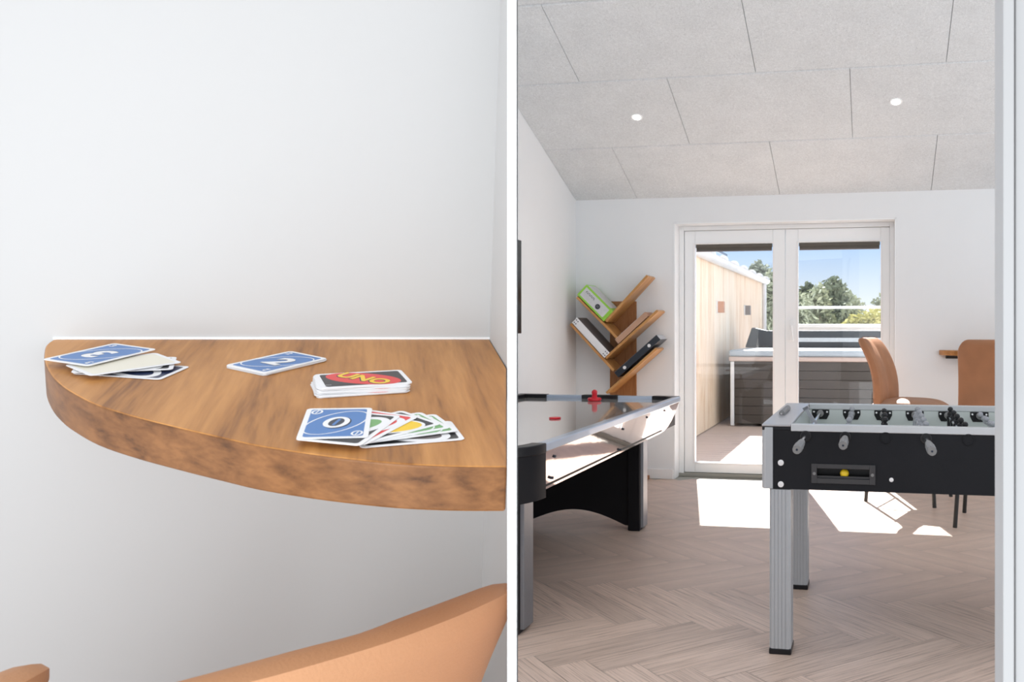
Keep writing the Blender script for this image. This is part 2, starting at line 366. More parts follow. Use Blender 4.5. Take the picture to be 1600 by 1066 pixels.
c.add([(AL, .02, CZ+.012), (4.2, .02, CZ+.012), (4.2, -5.95, CZ+5.95*CK+.02), (AL, -5.95, CZ+5.95*CK+.02)], [(0, 1, 2, 3)])
struct(c, 'ceiling', 'ceiling', smooth=False)
# skirting
def skirt(name, x0, x1, y0, y1): struct(MB().box(x0, x1, y0, y1, 0, .085), name, 'skirt', bevel=.004)
skirt('baseboard_back', AL, DX0-.0, -.014, 0); skirt('baseboard_right', DX1, 4.2, -.014, 0); skirt('baseboard_left', AL, AL+.014, -3.9, -.014)

# ================================================================ DOUBLE DOOR
DY = .2
door = bpy.data.objects.new('door_1', None); C.objects.link(door); door.matrix_world = ROOM; door['kind'] = 'structure'
jm = MB(); e_ = .052
jm.box(DX0, DX0+.012, 0, .3, 0, DZ); jm.box(DX1-.012, DX1, 0, .3, 0, DZ); jm.box(DX0, DX1, 0, .3, DZ-.012, DZ)
jm.build('reveal_lining', 'white', door, bevel=.002)
cs = MB(); cs.box(-.04, 0.0, -.012, 0, 0, DZ+.045); cs.box(DX1, DX1+.04, -.012, 0, 0, DZ+.045); cs.box(0.0, DX1, -.012, 0, DZ, DZ+.045)
fm = MB(); fm.box(.012, e_, DY-.03, DY+.08, 0.0, DZ-.012); fm.box(DX1-e_+.005, DX1-.012, DY-.03, DY+.08, 0.0, DZ-.012); fm.box(e_, DX1-e_+.005, DY-.03, DY+.08, DZ-.05, DZ-.012)
fm.build('frame', 'white', door, bevel=.003)
MB().box(.012, DX1-.012, DY-.04, DY+.08, 0, .028).build('threshold', 'rubber', door, bevel=.003)
GB, GT = .119, 1.975
def leaf(x0, x1, gx0, gx1):
    l = MB(); y0, y1 = DY-.01, DY+.05
    l.box(x0, gx0, y0, y1, .032, DZ-.052); l.box(gx1, x1, y0, y1, .032, DZ-.052); l.box(gx0, gx1, y0, y1, .032, GB); l.box(gx0, gx1, y0, y1, GT, DZ-.052)
    o = l.build('door_leaf', 'white', door, bevel=.004)
    be = MB(); by0, by1 = DY-.016, DY-.008; q = .012
    be.box(gx0-q, gx0, by0, by1, GB-q, GT+q); be.box(gx1, gx1+q, by0, by1, GB-q, GT+q); be.box(gx0, gx1, by0, by1, GB-q, GB); be.box(gx0, gx1, by0, by1, GT, GT+q)
    be.build('glazing_bead', 'skirt', o, bevel=.002)
    MB().box(gx0, gx1, DY+.018, DY+.022, GB, GT).build('glass_pane', 'glass', o, smooth=False)
    return o
leaf(.055, .914, .146, .812); l2 = leaf(.918, 1.772, 1.024, 1.70)
h = MB(); h.box(.955, .985, DY-.02, DY-.009, 1.15, 1.33); h.cyl((.97, DY-.02, 1.28), (.97, DY-.055, 1.28), .009); h.cyl((.97, DY-.05, 1.28), (.985, DY-.055, 1.16), .009, .007)
h.build('handle', 'white', l2, bevel=.002)
for i, (x0, x1, lb) in enumerate(((.152, .806, 'dark roller blind rolled up at the top of the left glass door'), (1.03, 1.694, 'dark roller blind rolled up at the top of the right glass door'))):
    bt = thing('roller_blind', lb, 'blind', (x0, DY, 1.92), 0, 'roller blinds in the glass doors')
    MB().box(x0, x1, DY-.006, DY+.016, 1.945, 1.973).build('cassette', 'blind', bt, bevel=.003)
    MB().box(x0+.004, x1-.004, DY+.004, DY+.008, 1.922, 1.947).build('fabric', 'blind', bt)
    MB().cyl((x0+.004, DY+.006, 1.918), (x1-.004, DY+.006, 1.918), .006).build('bottom_bar', 'greyc', bt)

# ceiling spots
for i, (px, py, lb) in enumerate(((995, 183, 'small round recessed ceiling spotlight nearer the left wall'), (1400, 159, 'small round recessed ceiling spotlight above the right of the door'))):
    x, y = ((-.019, -1.102), (1.791, -1.14))[i]; z = CZ-CK*y
    s_ = thing('ceiling_spotlight', lb, 'light', (x, y, z), 0, 'recessed ceiling spotlights')
    s_.matrix_world = ROOM @ Matrix.Translation((x, y, z)) @ Matrix.Rotation(-math.atan(CK), 4, 'X'); s_['_o'] = (0, 0, 0)
    MB().lathe((0, 0, 0), [(.030, -.002), (.042, -.004), (.044, .0), (.030, .001)], 28).build('trim_ring', 'white', s_)
    MB().cyl((0, 0, -.004), (0, 0, .001), .029, n=24).build('bulb', 'spot', s_)

# ================================================================ WALL TV
tv = thing('television', 'flat black television mounted on the left wall, seen almost edge on', 'television', (AL+.05, -1.9, 1.2))
MB().box(AL+.02, AL+.055, -2.55, -1.335, 1.222, 1.878).build('screen', 'tv', tv, bevel=.004)
MB().box(AL, AL+.02, -2.1, -1.7, 1.4, 1.7).build('wall_bracket', 'blackp', tv)

# ================================================================ TREE BOOKSHELF
SY = -.27
def shp(px, py, b=SY): p = room_b(px, py, b); return Vector((p.x, p.z))
bk = thing('tree_bookshelf', 'wooden tree shaped bookshelf with slanted branches in the corner left of the glass doors', 'bookshelf', (-.42, -.1, 0))
MB().box(-.545, -.315, -.02, 0, .03, 1.487).build('column', 'bamboo_back', bk, bevel=.003)
MB().box(-.66, -.2, -.26, 0, 0, .03).build('base', 'bamboo_back', bk, bevel=.004)
def branch(p, q, th=.02, d0=SY, d1=-.02):
    p = shp(*p); q = shp(*q); d = (q-p).normalized(); n = Vector((d.y, -d.x)); n = n if n.y < 0 else -n
    mb = MB(); mb.prism([p, q, q+n*th, p+n*th], d0, d1, ax='y'); mb.build('branch_shelf', 'bamboo', bk, bevel=.002)
branch((945, 501), (1010, 429.5)); branch((902.5, 463), (968, 529.5)); branch((945, 558), (1026, 484)); branch((892.5, 505), (960, 578)); branch((946, 613), (1024, 543.5))
def gamebox(name, label, p, q, th, depth, mats, deco, side=1, front=SY-.004):
    P = shp(*p, front); Q = shp(*q, front); d = (Q-P).normalized(); n = Vector((-d.y, d.x)); n = n if n.y > 0 else -n
    L_ = (Q-P).length
    t_ = thing(name, label, 'board game', (P.x, front, P.y), 0, None)
    R_ = Matrix(((d.x, 0, n.x, 0), (0, 1, 0, 0), (d.y, 0, n.y, 0), (0, 0, 0, 1)))
    t_.matrix_world = ROOM @ Matrix.Translation((P.x, front, P.y)) @ R_; t_['_o'] = (0, 0, 0)
    MB().box(0, L_, 0, depth, .0006, th).build('box', mats, t_, bevel=.002)
    deco(t_, L_, th, depth)
    return t_
def XZ(x, y, z): return Matrix.Translation((x, y, z)) @ Matrix.Rotation(PI/2, 4, 'X')
def deco1(t_, L_, th, dp):
    m_ = MB(); m_.box(.018, L_-.03, -.001, .0005, .016, th-.014); m_.build('white_label', 'ltgrey', t_)
    m_ = MB()
    for k in range(8): x_ = L_*.13+k*.0125; m_.box(x_, x_+.0035, -.0016, -.0012, th*.58, th*.72); m_.box(x_+.0035, x_+.009, -.0016, -.0012, th*(.58 if k % 2 else .68), th*(.62 if k % 2 else .72))
    m_.build('faded_lettering', 'ink', t_)
    MB().lathe((L_*.62, 0, th*.45), [(.022, -.001), (.022, -.0016), (.013, -.0016), (.013, -.001)], 20, 'y').build('printed_emblem', 'ink', t_)
    m_ = MB(); m_.box(.012, L_-.04, .02, dp-.015, th+.0002, th+.0012); m_.build('lid_picture', 'ltgrey', t_)
def deco2(t_, L_, th, dp):
    m_ = MB(); m_.box(.002, L_-.002, .003, dp, th, th+.001); m_.build('lid', 'greyc', t_)
    for x in (.012, .03, L_-.012, L_-.03):
        for f_ in (.3, .72): MB().cyl((x, -.0012, th*f_), (x, 0, th*f_), .005, n=10).build('printed_dot', 'ink', t_)
def deco3(t_, L_, th, dp): MB().box(.004, L_-.004, .002, dp-.003, th, th+.0012).build('lid', 'card', t_)
def deco4(t_, L_, th, dp):
    m_ = MB(); m_.box(.0, L_, .004, dp, th-.006, th+.001); m_.build('lid', 'alu2', t_)
    for fx in (.2, .78): MB().cyl((L_*fx, -.0015, th*.5), (L_*fx, 0, th*.5), .014, n=18).build('label_dot', 'card', t_)
    m_ = MB(); m_.box(L_+.0002, L_+.0012, .004, dp-.003, .004, th-.006); m_.build('end_label', 'alu2', t_)
gamebox('board_game_box', 'lime green and white game box on the upper left branch of the shelf', (901.5, 460.5), (943, 502.5), .115, .25, 'limeg', deco1)
gamebox('board_game_box', 'flat grey and white game box on the lower left branch of the shelf', (893.5, 504.5), (944, 559.5), .062, .25, 'card', deco2)
gamebox('board_game_box', 'thin light brown game box on the middle right branch of the shelf', (966, 537.5), (1013, 494), .045, .24, 'kraft', deco3)
gamebox('board_game_box', 'dark game box with two white dots on the lowest right branch of the shelf', (966, 590), (1032, 531), .052, .24, 'dkbox', deco4)

# ================================================================ AIR HOCKEY TABLE
hk = thing('air_hockey_table', 'large air hockey table with mirrored side panel and black arched leg panels', 'air hockey table', (-.25, -2.8, 0))
HX0, HX1, HY0, HY1, HZ = -.83, .345, -4.17, -1.26, .79
def hockey_outline(ins, rf=.06, rn=.30):
    x0, x1, y0, y1 = HX0+ins, HX1-ins, HY0+ins, HY1-ins; pts = []
    for cx, cy, r, a0 in ((x1-rf, y1-rf, rf, 0), (x0+rf, y1-rf, rf, PI/2), (x0+rn, y0+rn, rn, PI), (x1-rn, y0+rn, rn, 1.5*PI)):
        for i in range(9): a = a0+PI/2*i/8; pts.append((cx+r*math.cos(a), cy+r*math.sin(a)))
    return pts
def ring(mb, o1, o2, z0, z1):
    n = len(o1); mb.add([(p[0], p[1], z) for z in (z0, z1) for o in (o1, o2) for p in o],
        [(i, (i+1) % n, n+(i+1) % n, n+i) for i in range(n)]+[(2*n+i, 2*n+(i+1) % n, 3*n+(i+1) % n, 3*n+i) for i in range(n)]
        + [(i, (i+1) % n, 2*n+(i+1) % n, 2*n+i) for i in range(n)]+[(n+i, n+(i+1) % n, 3*n+(i+1) % n, 3*n+i) for i in range(n)])
m_ = MB(); ring(m_, hockey_outline(0), hockey_outline(.045, .03, .26), HZ-.035, HZ); m_.build('rail', 'railblue', hk, bevel=.006, seg=3)
m_ = MB(); m_.prism(hockey_outline(.05, .03, .26), HZ-.045, HZ-.022); m_.build('playfield', 'hfield', hk, smooth=False)
m_ = MB(); m_.prism(hockey_outline(.03), .60, HZ-.046); m_.build('cabinet', 'black', hk)
# mirrored long side panel, leaning in towards the bottom, curved at its far end
pn = MB(); N_ = 30; top = []; bot = []
for i in range(N_+1):
    y = -3.85+(2.52)*i/N_; k = max(0, (y+1.75)/.42); zb = .588+.15*k*k
    top.append((HX1-.004, y, HZ-.034)); bot.append((HX1-.012-.022*(1-min(1, k)), y, zb))
pn.add(top+bot+[(x-.012, y, z) for x, y, z in top+bot], [(i, i+1, N_+1+i+1, N_+1+i) for i in range(N_)]
       + [(2*N_+2+i, 2*N_+2+i+1, 3*N_+3+i+1, 3*N_+3+i) for i in range(N_)]
       + [(i, i+1, 2*N_+3+i, 2*N_+2+i) for i in range(N_)]+[(N_+1+i, N_+2+i, 3*N_+4+i, 3*N_+3+i) for i in range(N_)]
       + [(0, N_+1, 3*N_+3, 2*N_+2), (N_, 2*N_+1, 4*N_+3, 3*N_+2)])
po = pn.build('side_panel', 'panelchrome', hk)
for y, z in ((-3.74, .72), (-3.74, .63), (-2.70, .72), (-2.2, .735), (-1.75, .735), (-2.7, .61)): MB().cyl((HX1-.03, y, z), (HX1+.0005-(HZ-.034-z)*.12, y, z), .006, n=12).build('screw', 'ink', po)
# black corner blocks
def corner(name, lo, hi, fn):
    o1 = [p for p in hockey_outline(-.006) if fn(p)]; o2 = [p for p in hockey_outline(.055, .03, .26) if fn(p)]
    return o1, o2
def block(mb, x0, x1, y0, y1, z0=HZ-.036, z1=HZ+.004): mb.box(x0, x1, y0, y1, z0, z1)
def arc_block(mb, cx, cy, ri, ro, a0, a1, z0, z1, n=14, ext=0):
    pts = [(cx+ro*math.cos(a0+(a1-a0)*i/n), cy+ro*math.sin(a0+(a1-a0)*i/n)) for i in range(n+1)]
    pin = [(cx+ri*math.cos(a1-(a1-a0)*i/n), cy+ri*math.sin(a1-(a1-a0)*i/n)) for i in range(n+1)]
    mb.prism(pts+pin, z0, z1)
m_ = MB(); arc_block(m_, HX1-.30, HY0+.30, .24, .306, 1.5*PI, 2*PI, HZ-.037, HZ+.003); m_.build('corner_guard', 'blackp', hk, bevel=.005)
m_ = MB(); arc_block(m_, HX1-.30, HY0+.30, .26, .302, 1.5*PI, 2*PI, .572, HZ-.037); m_.build('corner_apron', 'black', hk)
m_ = MB(); m_.prism([(HX1-.015, HY1-.006), (HX1-.20, HY1+.004), (HX1-.20, HY1-.055), (HX1-.10, HY1-.075), (HX1-.05, HY1-.13), (HX1-.042, HY1-.13)], HZ-.037, HZ+.002); m_.build('corner_guard', 'blackp', hk, bevel=.004)
m_ = MB(); m_.box(HX0-.004, HX0+.21, HY1-.055, HY1+.004, HZ-.037, HZ+.004); m_.box(HX0-.004, HX0+.055, HY1-.2, HY1-.055, HZ-.037, HZ+.004); m_.build('corner_guard', 'blackp', hk, bevel=.004)
m_ = MB(); m_.box(-.36, -.10, HY1-.058, HY1+.004, HZ-.037, HZ+.003); m_.build('goal_frame', 'blackp', hk, bevel=.004)
# legs
def hleg(y0, y1, sx=1):
    x0, x1 = (.145, .222) if sx > 0 else (-.70, -.623)
    o = MB().box(x0, x1, y0, y1, .0, .62).build('leg', 'black', hk, bevel=.006)
    xs = (x1-.002, x1+.016) if sx > 0 else (x0-.016, x0+.002)
    MB().prism([(xs[0], y0+.026), (xs[1], y0+.030), (xs[1], y1-.01), (xs[0], y1)] if sx > 0 else [(xs[1], y0+.026), (xs[0], y0+.030), (xs[0], y1-.01), (xs[1], y1)], .018, .60).build('silver_strip', 'alu', o, bevel=.002)
hleg(-1.93, -1.79); hleg(-3.86, -3.72); hleg(-1.93, -1.79, -1); hleg(-3.86, -3.72, -1)
def arch(y, z0=.02, h=.10, x0=-.623, x1=.146):
    pts = [(x0, .60), (x0, .03)]
    xa, xb = -.52, .125
    pts += [(xa, .03)]+[(xa+(xb-xa)*i/20, .03+.088*math.sin(PI*i/20)) for i in range(1, 20)]+[(xb, .03), (x1, .03), (x1, .60)]
    MB().prism(pts, y, y+.02, ax='y').build('arched_panel', 'black', hk)
arch(-1.91); arch(-3.76)
mal = thing('striker', 'red air hockey striker standing at the far goal of the table', 'striker', (-.206, -1.50, HZ-.0215))
MB().lathe((-.206, -1.50, HZ-.0215), [(.042, 0), (.047, .006), (.046, .018), (.038, .022), (.022, .016), (.018, .022)], 32).build('base', 'red', mal)
MB().lathe((-.206, -1.50, HZ-.0215), [(.019, .018), (.017, .045), (.02, .055), (.017, .068), (.008, .075), (.001, .076)], 28).build('knob', 'red', mal)
single(MB().lathe((-.045, -2.70, HZ-.0215), [(.030, 0), (.032, .002), (.032, .006), (.030, .008), (.001, .008)], 32), 'puck', 'red', 'flat red puck lying on the air hockey playfield', 'puck', loc=(-.045, -2.70, HZ-.0215))

# ================================================================ FOOSBALL TABLE
fb = thing('foosball_table', 'black and silver foosball table with aluminium legs in the foreground', 'foosball table', (1.9, -3.36, 0))
FX0, FX1, FY0, FY1, FZ, FB = 1.221, 2.66, -3.863, -2.86, .886, .637
# front panel with an opening for the ball return
m_ = MB(); px0, px1, pz0, pz1 = 1.433, 1.63, .683, .721
for (x0, x1, z0, z1) in ((1.265, px0, FB, .863), (px1, FX1-.044, FB, .863), (px0, px1, FB, pz0), (px0, px1, pz1, .863)): m_.box(x0, x1, FY0, FY0+.022, z0, z1)
m_.build('front_panel', 'fblack', fb, smooth=False)
MB().box(1.265, FX1-.044, FY1-.022, FY1, FB, .863).build('back_panel', 'fblack', fb)
MB().box(FX0+.01, FX0+.03, FY0+.04, FY1-.04, FB, .863).build('end_panel', 'fblack', fb); MB().box(FX1-.03, FX1-.01, FY0+.04, FY1-.04, FB, .863).build('end_panel', 'fblack', fb)
MB().box(FX0+.03, FX1-.03, FY0+.022, FY1-.022, FB, FB+.012).build('bottom_panel', 'fblack', fb)
for x, sx in ((FX0, 1), (FX1, -1)):
    for y, sy in ((FY0, 1), (FY1, -1)):
        P_ = [(0, .012), (.012, 0), (.044, 0), (.044, .022), (.022, .044), (0, .044)]
        MB().prism([(x+sx*p[0], y+sy*p[1]) for p in P_], FB-.001, .874).build('corner_post', 'alu_leg', fb, bevel=.003)
for x in (FX0, FX1-.113):
    o = MB().prism([(x, FY0), (x+.113, FY0), (x+.113, FY1), (x, FY1)], .876, FZ).build('end_top', 'silver', fb, bevel=.004)
    MB().box(x+.001, x+.112, FY0+.001, FY1-.001, .862, .8755).build('edging', 'blackp', o, bevel=.003)
sc = MB()
for k in range(5):
    yy = -3.50+.055*k+(.12 if k > 1 else 0)*0; sc.cyl((1.262, yy, FZ+.008), (1.262, yy+.05, FZ+.008), .013, n=16)
o = sc.build('score_counter', 'handle', fb, bevel=.003); MB().cyl((1.262, -3.52, FZ+.008), (1.262, -3.18, FZ+.008), .004).build('counter_wire', 'steel', o)
IX0, IX1 = FX0+.113, FX1-.113
for y0, y1 in ((FY0-.003, FY0+.035), (FY1-.035, FY1+.003)):
    m_ = MB(); m_.box(IX0, IX1, y0, y1, .860, FZ+.001); m_.build('top_rail', 'alu2', fb, bevel=.003)
for y0, y1 in ((FY0+.022, FY0+.032), (FY1-.032, FY1-.022)): MB().box(IX0, IX1, y0, y1, .735, .8595).build('inner_wall', 'inner', fb, smooth=False)
for x0, x1 in ((IX0-.01, IX0), (IX1, IX1+.01)): MB().box(x0, x1, FY0+.035, FY1-.035, .735, .875).build('inner_wall', 'inner', fb, smooth=False)
MB().box(IX0-.01, IX1+.01, FY0+.022, FY1-.022, .725, .735).build('playfield', 'field', fb)
# ball return
o = MB(); fx0, fx1, fz0, fz1 = 1.412, 1.652, .664, .738
for (x0, x1, z0, z1) in ((fx0, px0, fz0, fz1), (px1, fx1, fz0, fz1), (px0, px1, fz0, pz0), (px0, px1, pz1, fz1)): o.box(x0, x1, FY0-.005, FY0, z0, z1)
o = o.build('ball_return', 'frame_grey', fb, bevel=.0015)
t2 = MB(); t2.box(px0, px1, FY0+.0, FY0+.06, pz0-.004, pz0); t2.box(px0-.001, px1+.001, FY0+.045, FY0+.05, pz0, pz1+.01); t2.build('tray', 'blackp', o)
t2 = MB(); t2.box(px0, px1, FY0+.004, FY0+.008, pz0, pz0+.009); t2.build('tray_lip', 'frame_grey', o)
for x in (fx0+.011, fx1-.011): MB().lathe((x, FY0-.005, .701), [(.006, 0), (.006, -.0015), (.004, -.002), (.001, -.001)], 14, 'y').build('screw', 'handle', o)
bl = MB(); bl.sphere((1.536, FY0+.022, pz0+.0175), .017, 24); single(bl, 'foosball_ball', 'yellow', 'yellow ball resting in the ball return of the foosball table', 'ball', loc=(1.536, FY0+.022, pz0+.0175))
# bolts
for x, z, r_ in ((1.295, .738, .0115), (1.295, .655, .0115), (1.711, .685, .008), (2.105, .678, .008)):
    MB().lathe((x, FY0, z), [(r_, 0), (r_, -.0015), (r_*.62, -.002), (r_*.58, -.005), (r_*.2, -.006), (r_*.18, -.004), (.0005, -.004)], 22, 'y').build('bolt', 'card', fb)
# legs
for x in (FX0+.03, FX1-.112):
    for y in (FY0, FY1-.125):
        L0 = x; w_ = .082
        lp = []
        # extruded aluminium profile with shallow grooves on its faces
        def side(p, q, nrm, n=5, d=.0018):
            res = []
            for i in range(n):
                a_, b_ = i/n, (i+1)/n; gp = .12/n
                for t_, dd in ((a_+gp, 0), (b_-gp, 0), (b_-gp, d), (b_+gp, d)):
                    if t_ <= 1-gp or dd == 0: res.append((p[0]+(q[0]-p[0])*t_-nrm[0]*dd, p[1]+(q[1]-p[1])*t_-nrm[1]*dd))
            return res
        x0, x1, y0, y1 = x, x+w_, y, y+.115; c_ = .006
        lp += side((x0+c_, y0), (x1-c_, y0), (0, -1)); lp += side((x1, y0+c_), (x1, y1-c_), (1, 0)); lp += side((x1-c_, y1), (x0+c_, y1), (0, 1)); lp += side((x0, y1-c_), (x0, y0+c_), (-1, 0))
        o = MB().prism(lp, .022, FB-.002).build('leg', 'alu_leg', fb, smooth=False)
        MB().box(x0-.002, x1+.002, y0-.002, y1+.002, 0, .022).build('foot_cap', 'blackp', o, bevel=.004)
# rods: (x, men, colour, handle side, rotation of the men in degrees, slide)
def man(mb, x, y, z, ang, T=None):
    Tm = Matrix.Translation((x, y, z)) @ Matrix.Rotation(ang, 4, 'Y')
    mb.prism([(-.011, -.012), (.011, -.012), (.014, .014), (-.014, .014)], -.009, .009, Tm, 'y') if False else None
    mb.cyl((0, -.013, 0), (0, .013, 0), .0135, n=14, T=Tm)
    mb.lathe((0, 0, 0), [(.009, .008), (.0125, .016), (.011, .024), (.006, .027), (.0065, .029), (.0115, .034), (.0125, .040), (.009, .048), (.002, .051)], 14, 'z', Tm)
    mb.prism([(-.009, -.010), (.009, -.010), (.007, -.055), (.012, -.078), (-.012, -.078), (-.007, -.055)], -.011, .011, Tm, 'y')
    mb.box(-.013, .013, -.011, .011, -.080, -.066, Tm)
RODS = [(1.390, 1, 'mengrey', -1, 150, .0), (1.540, 2, 'mengrey', -1, 10, .02), (1.690, 3, 'blackp', 1, 3, 0), (1.838, 5, 'mengrey', -1, 12, 0),
        (1.990, 5, 'blackp', 1, 5, 0), (2.136, 3, 'mengrey', -1, 320, 0), (2.286, 2, 'blackp', 1, 0, 0), (2.436, 1, 'blackp', 1, 0, 0)]
RZ = .842
for x, nm, colr, hs, ang, sl in RODS:
    hend = {1.390: -4.257, 1.540: -4.117, 1.838: -4.214}.get(x, -4.2)
    ya, yb = (hend+.215, FY1+.01) if hs < 0 else (FY0-.004 + .02, FY1+.12)
    o = MB().cyl((x, ya, RZ), (x, yb, RZ), .0078, n=14).build('rod', 'steel', fb)
    ys = {1: [-3.36], 2: [-3.62, -3.10], 3: [-3.56, -3.36, -3.16], 5: [-3.70, -3.53, -3.36, -3.19, -3.02]}[nm]
    for y in ys:
        mm_ = MB(); man(mm_, x, y+sl, RZ, math.radians(ang)); mm_.build('player', colr, o)
    for y in ((FY0+.05, FY1-.055)):
        MB().cyl((x, y-.012, RZ), (x, y+.012, RZ), .0165, n=16).build('bumper', 'handle', o, bevel=.003)
    # handle
    if hs < 0:
        h1 = hend; h0 = hend+.215
        hm = MB().lathe((x, 0, RZ), [(.009, h0), (.012, h0-.004), (.0125, h0-.02), (.014, h0-.04), (.0158, h0-.12), (.0158, h1+.012), (.0152, h1+.001), (.0145, h1), (.004, h1), (.003, h1+.006), (.0005, h1+.006)], 20, 'y')
        for i in range(10):
            a_ = 2*PI*i/10; hm.cyl((x+.0148*math.cos(a_), h0-.1, RZ+.0148*math.sin(a_)), (x+.0148*math.cos(a_), h1+.015, RZ+.0148*math.sin(a_)), .0022, n=6)
        hm.build('handle', 'handle', o)
        MB().cyl((x, h1-.0006, RZ), (x, h1+.001, RZ), .0035, n=12).build('screw_hole', 'ink', o)
    else:
        MB().cyl((x, FY1+.06, RZ), (x, FY1+.18, RZ), .017, n=16).build('handle', 'handle', o)
    # outside bearing ring or blank cap on the front, plate on the inner far wall
    MB().lathe((x, FY0, RZ), [(.021, 0), (.021, -.004), (.018, -.006), (.012, -.005)] if hs < 0 else [(.022, 0), (.022, -.003), (.0195, -.004), (.019, -.0015), (.001, -.0015)], 26, 'y').build('bearing' if hs < 0 else 'rod_cap', 'blackp' if hs < 0 else 'fblack', fb)
    pl = MB(); pl.prism([(x-.042, RZ+.017), (x+.042, RZ+.017), (x+.042, RZ-.006), (x+.030, RZ-.030), (x-.030, RZ-.030), (x-.042, RZ-.006)], FY1-.036, FY1-.032, ax='y')
    pl = pl.build('bearing_plate', 'blackp', fb, bevel=.003)
    for xs_ in (x-.032, x+.032): MB().cyl((xs_, FY1-.0375, RZ+.006), (xs_, FY1-.036, RZ+.006), .0045, n=10).build('screw', 'card', pl)

# ================================================================ BAR CHAIRS
def bar_chair(label, loc, rz, frame=ROOM, scale=1.0, group='tan leather bar chairs', legs=True, fw=.25, skin='leather', sq=0.0):
    t_ = thing('bar_chair', label, 'chair', loc, 0, group)
    t_.matrix_world = frame @ Matrix.Translation(loc) @ Matrix.Rotation(rz, 4, 'Z') @ Matrix.Scale(scale, 4); t_['_o'] = (0, 0, 0)
    # faces +x; seat height .74
    NU, NV = 10, 12
    def sheet(front):
        g = []
        for j in range(NV+1):
            v = j/NV; z = .70+.49*v
            xc = -.195-.03*math.sin(v*PI*.5)-.115*v**2.6+.02*math.sin(v*PI)
            hw = .235-.012*v-((.05-sq)*max(0, (v-.85)/.15)**2)
            row = []
            for i in range(NU+1):
                u = -1+2*i/NU; edge = 1-abs(u)**4; ed2 = 1-max(0, (v-.8)/.2)**3*.45
                th = (.040+.030*edge*ed2) if front else -.028*(edge*.5+.5)*ed2
                if front: th -= .012*math.exp(-(u/.10)**2)
                wrap = .035*u*u
                row.append((xc+th+wrap, u*hw, z))
            g.append(row)
        return g
    f_, b_ = sheet(True), sheet(False)
    mb = MB(); idx = lambda s_, j, i: s_*(NU+1)*(NV+1)+j*(NU+1)+i
    vs = [p for r_ in f_ for p in r_]+[p for r_ in b_ for p in r_]; fs = []
    for j in range(NV):
        for i in range(NU):
            fs.append((idx(0, j, i), idx(0, j, i+1), idx(0, j+1, i+1), idx(0, j+1, i)))
            fs.append((idx(1, j, i), idx(1, j+1, i), idx(1, j+1, i+1), idx(1, j, i+1)))
        for i in (0, NU): fs.append((idx(0, j, i), idx(0, j+1, i), idx(1, j+1, i), idx(1, j, i)))
    for i in range(NU):
        for j in (0, NV): fs.append((idx(0, j, i), idx(0, j, i+1), idx(1, j, i+1), idx(1, j, i)))
    mb.add(vs, fs); mb.build('backrest', skin, t_, sub=1)
    # seat cushion
    mb = MB(); NA, NB = 10, 10; vs = []; fs = []
    for s_ in (0, 1):
        for j in range(NB+1):
            for i in range(NA+1):
                u, v = -1+2*i/NA, -1+2*j/NB; e1 = (1-abs(u)**4)*(1-abs(v)**4)
                x = .035+.255*u; y = (.235-.012*max(0, u))*v
                z = (.70+.045*e1**.5*1.0+.012*max(0, u)*0 if s_ else .70-.035*e1**.5)
                if s_: z -= .008*math.exp(-(v/.1)**2)*e1
                vs.append((x, y, z-.02*max(0, u)**3))
    n1_ = (NA+1)*(NB+1); ii = lambda s_, j, i: s_*n1_+j*(NA+1)+i
    for j in range(NB):
        for i in range(NA):
            fs.append((ii(1, j, i), ii(1, j, i+1), ii(1, j+1, i+1), ii(1, j+1, i))); fs.append((ii(0, j, i), ii(0, j+1, i), ii(0, j+1, i+1), ii(0, j, i+1)))
    bm_pairs = []
    mb.add(vs, fs); so_ = mb.build('seat', 'leatherfront', t_, sub=1)
    bm = bmesh.new(); bm.from_mesh(so_.data); bmesh.ops.remove_doubles(bm, verts=bm.verts, dist=.0008); bmesh.ops.recalc_face_normals(bm, faces=bm.faces); bm.to_mesh(so_.data); bm.free()
    for sx in (-1, 1):
        for sy in (-1, 1):
            p = (.02+sx*.205, sy*.20, .675); q = (.02+sx*fw, sy*fw*.96, .0)
            MB().cyl(p, q, .014, n=10).build('leg', 'legblack', t_)
    zf = .26; k = (.675-zf)/.675; rx = .205+(fw-.205)*k; ry_ = .20+(fw*.96-.20)*k
    m2 = MB()
    for a_, b2 in (((-1, -1), (1, -1)), ((1, -1), (1, 1)), ((1, 1), (-1, 1)), ((-1, 1), (-1, -1))):
        m2.cyl((.02+a_[0]*rx, a_[1]*ry_, zf), (.02+b2[0]*rx, b2[1]*ry_, zf), .008, n=8)
    m2.build('footrest', 'legblack', t_)
    MB().box(-.19, .235, -.21, .21, .655, .675).build('seat_frame', 'legblack', t_, bevel=.004)
    return t_
bar_chair('tan leather bar chair in side view before the glass door, seat in sun', (1.88, -.52, 0), math.radians(-18))
bar_chair('tan leather bar chair turned with its back to the viewer, at the small wall shelf', (2.43, -1.28, 0), math.radians(78))
# small wall table at the right of the doors
wt = thing('wall_shelf_table', 'small oak corner table fixed to the back wall between the two bar chairs', 'table', (2.7, -.3, 1.05))
m_ = MB(); pts = [(3.3, 0.0), (3.3, -.66)]+[(3.3-1.19*math.sin(PI/2*i/14), -.66*math.cos(PI/2*i/14)) for i in range(15)]
pts = [(3.3, -.001)]+[(3.3-1.15*math.sin(PI/2*i/14), -.001-.62*math.cos(PI/2*i/14)) for i in range(15)]
m_.prism(pts, 1.050, 1.088); m_.build('top', 'oak', wt, bevel=.005)
MB().box(2.20, 2.9, -.05, 0, 1.022, 1.05).build('bracket', 'legblack', wt)

# ================================================================ NOOK: wall, corner shelf, divider
v3 = lambda px, py, h=0.0: nk(px, py, h)
w = MB(); w.box(-1.6, 0.02, 0.0, .02, -1.15, 1.15); struct(w, 'wall_nook', 'nook', NOOK)
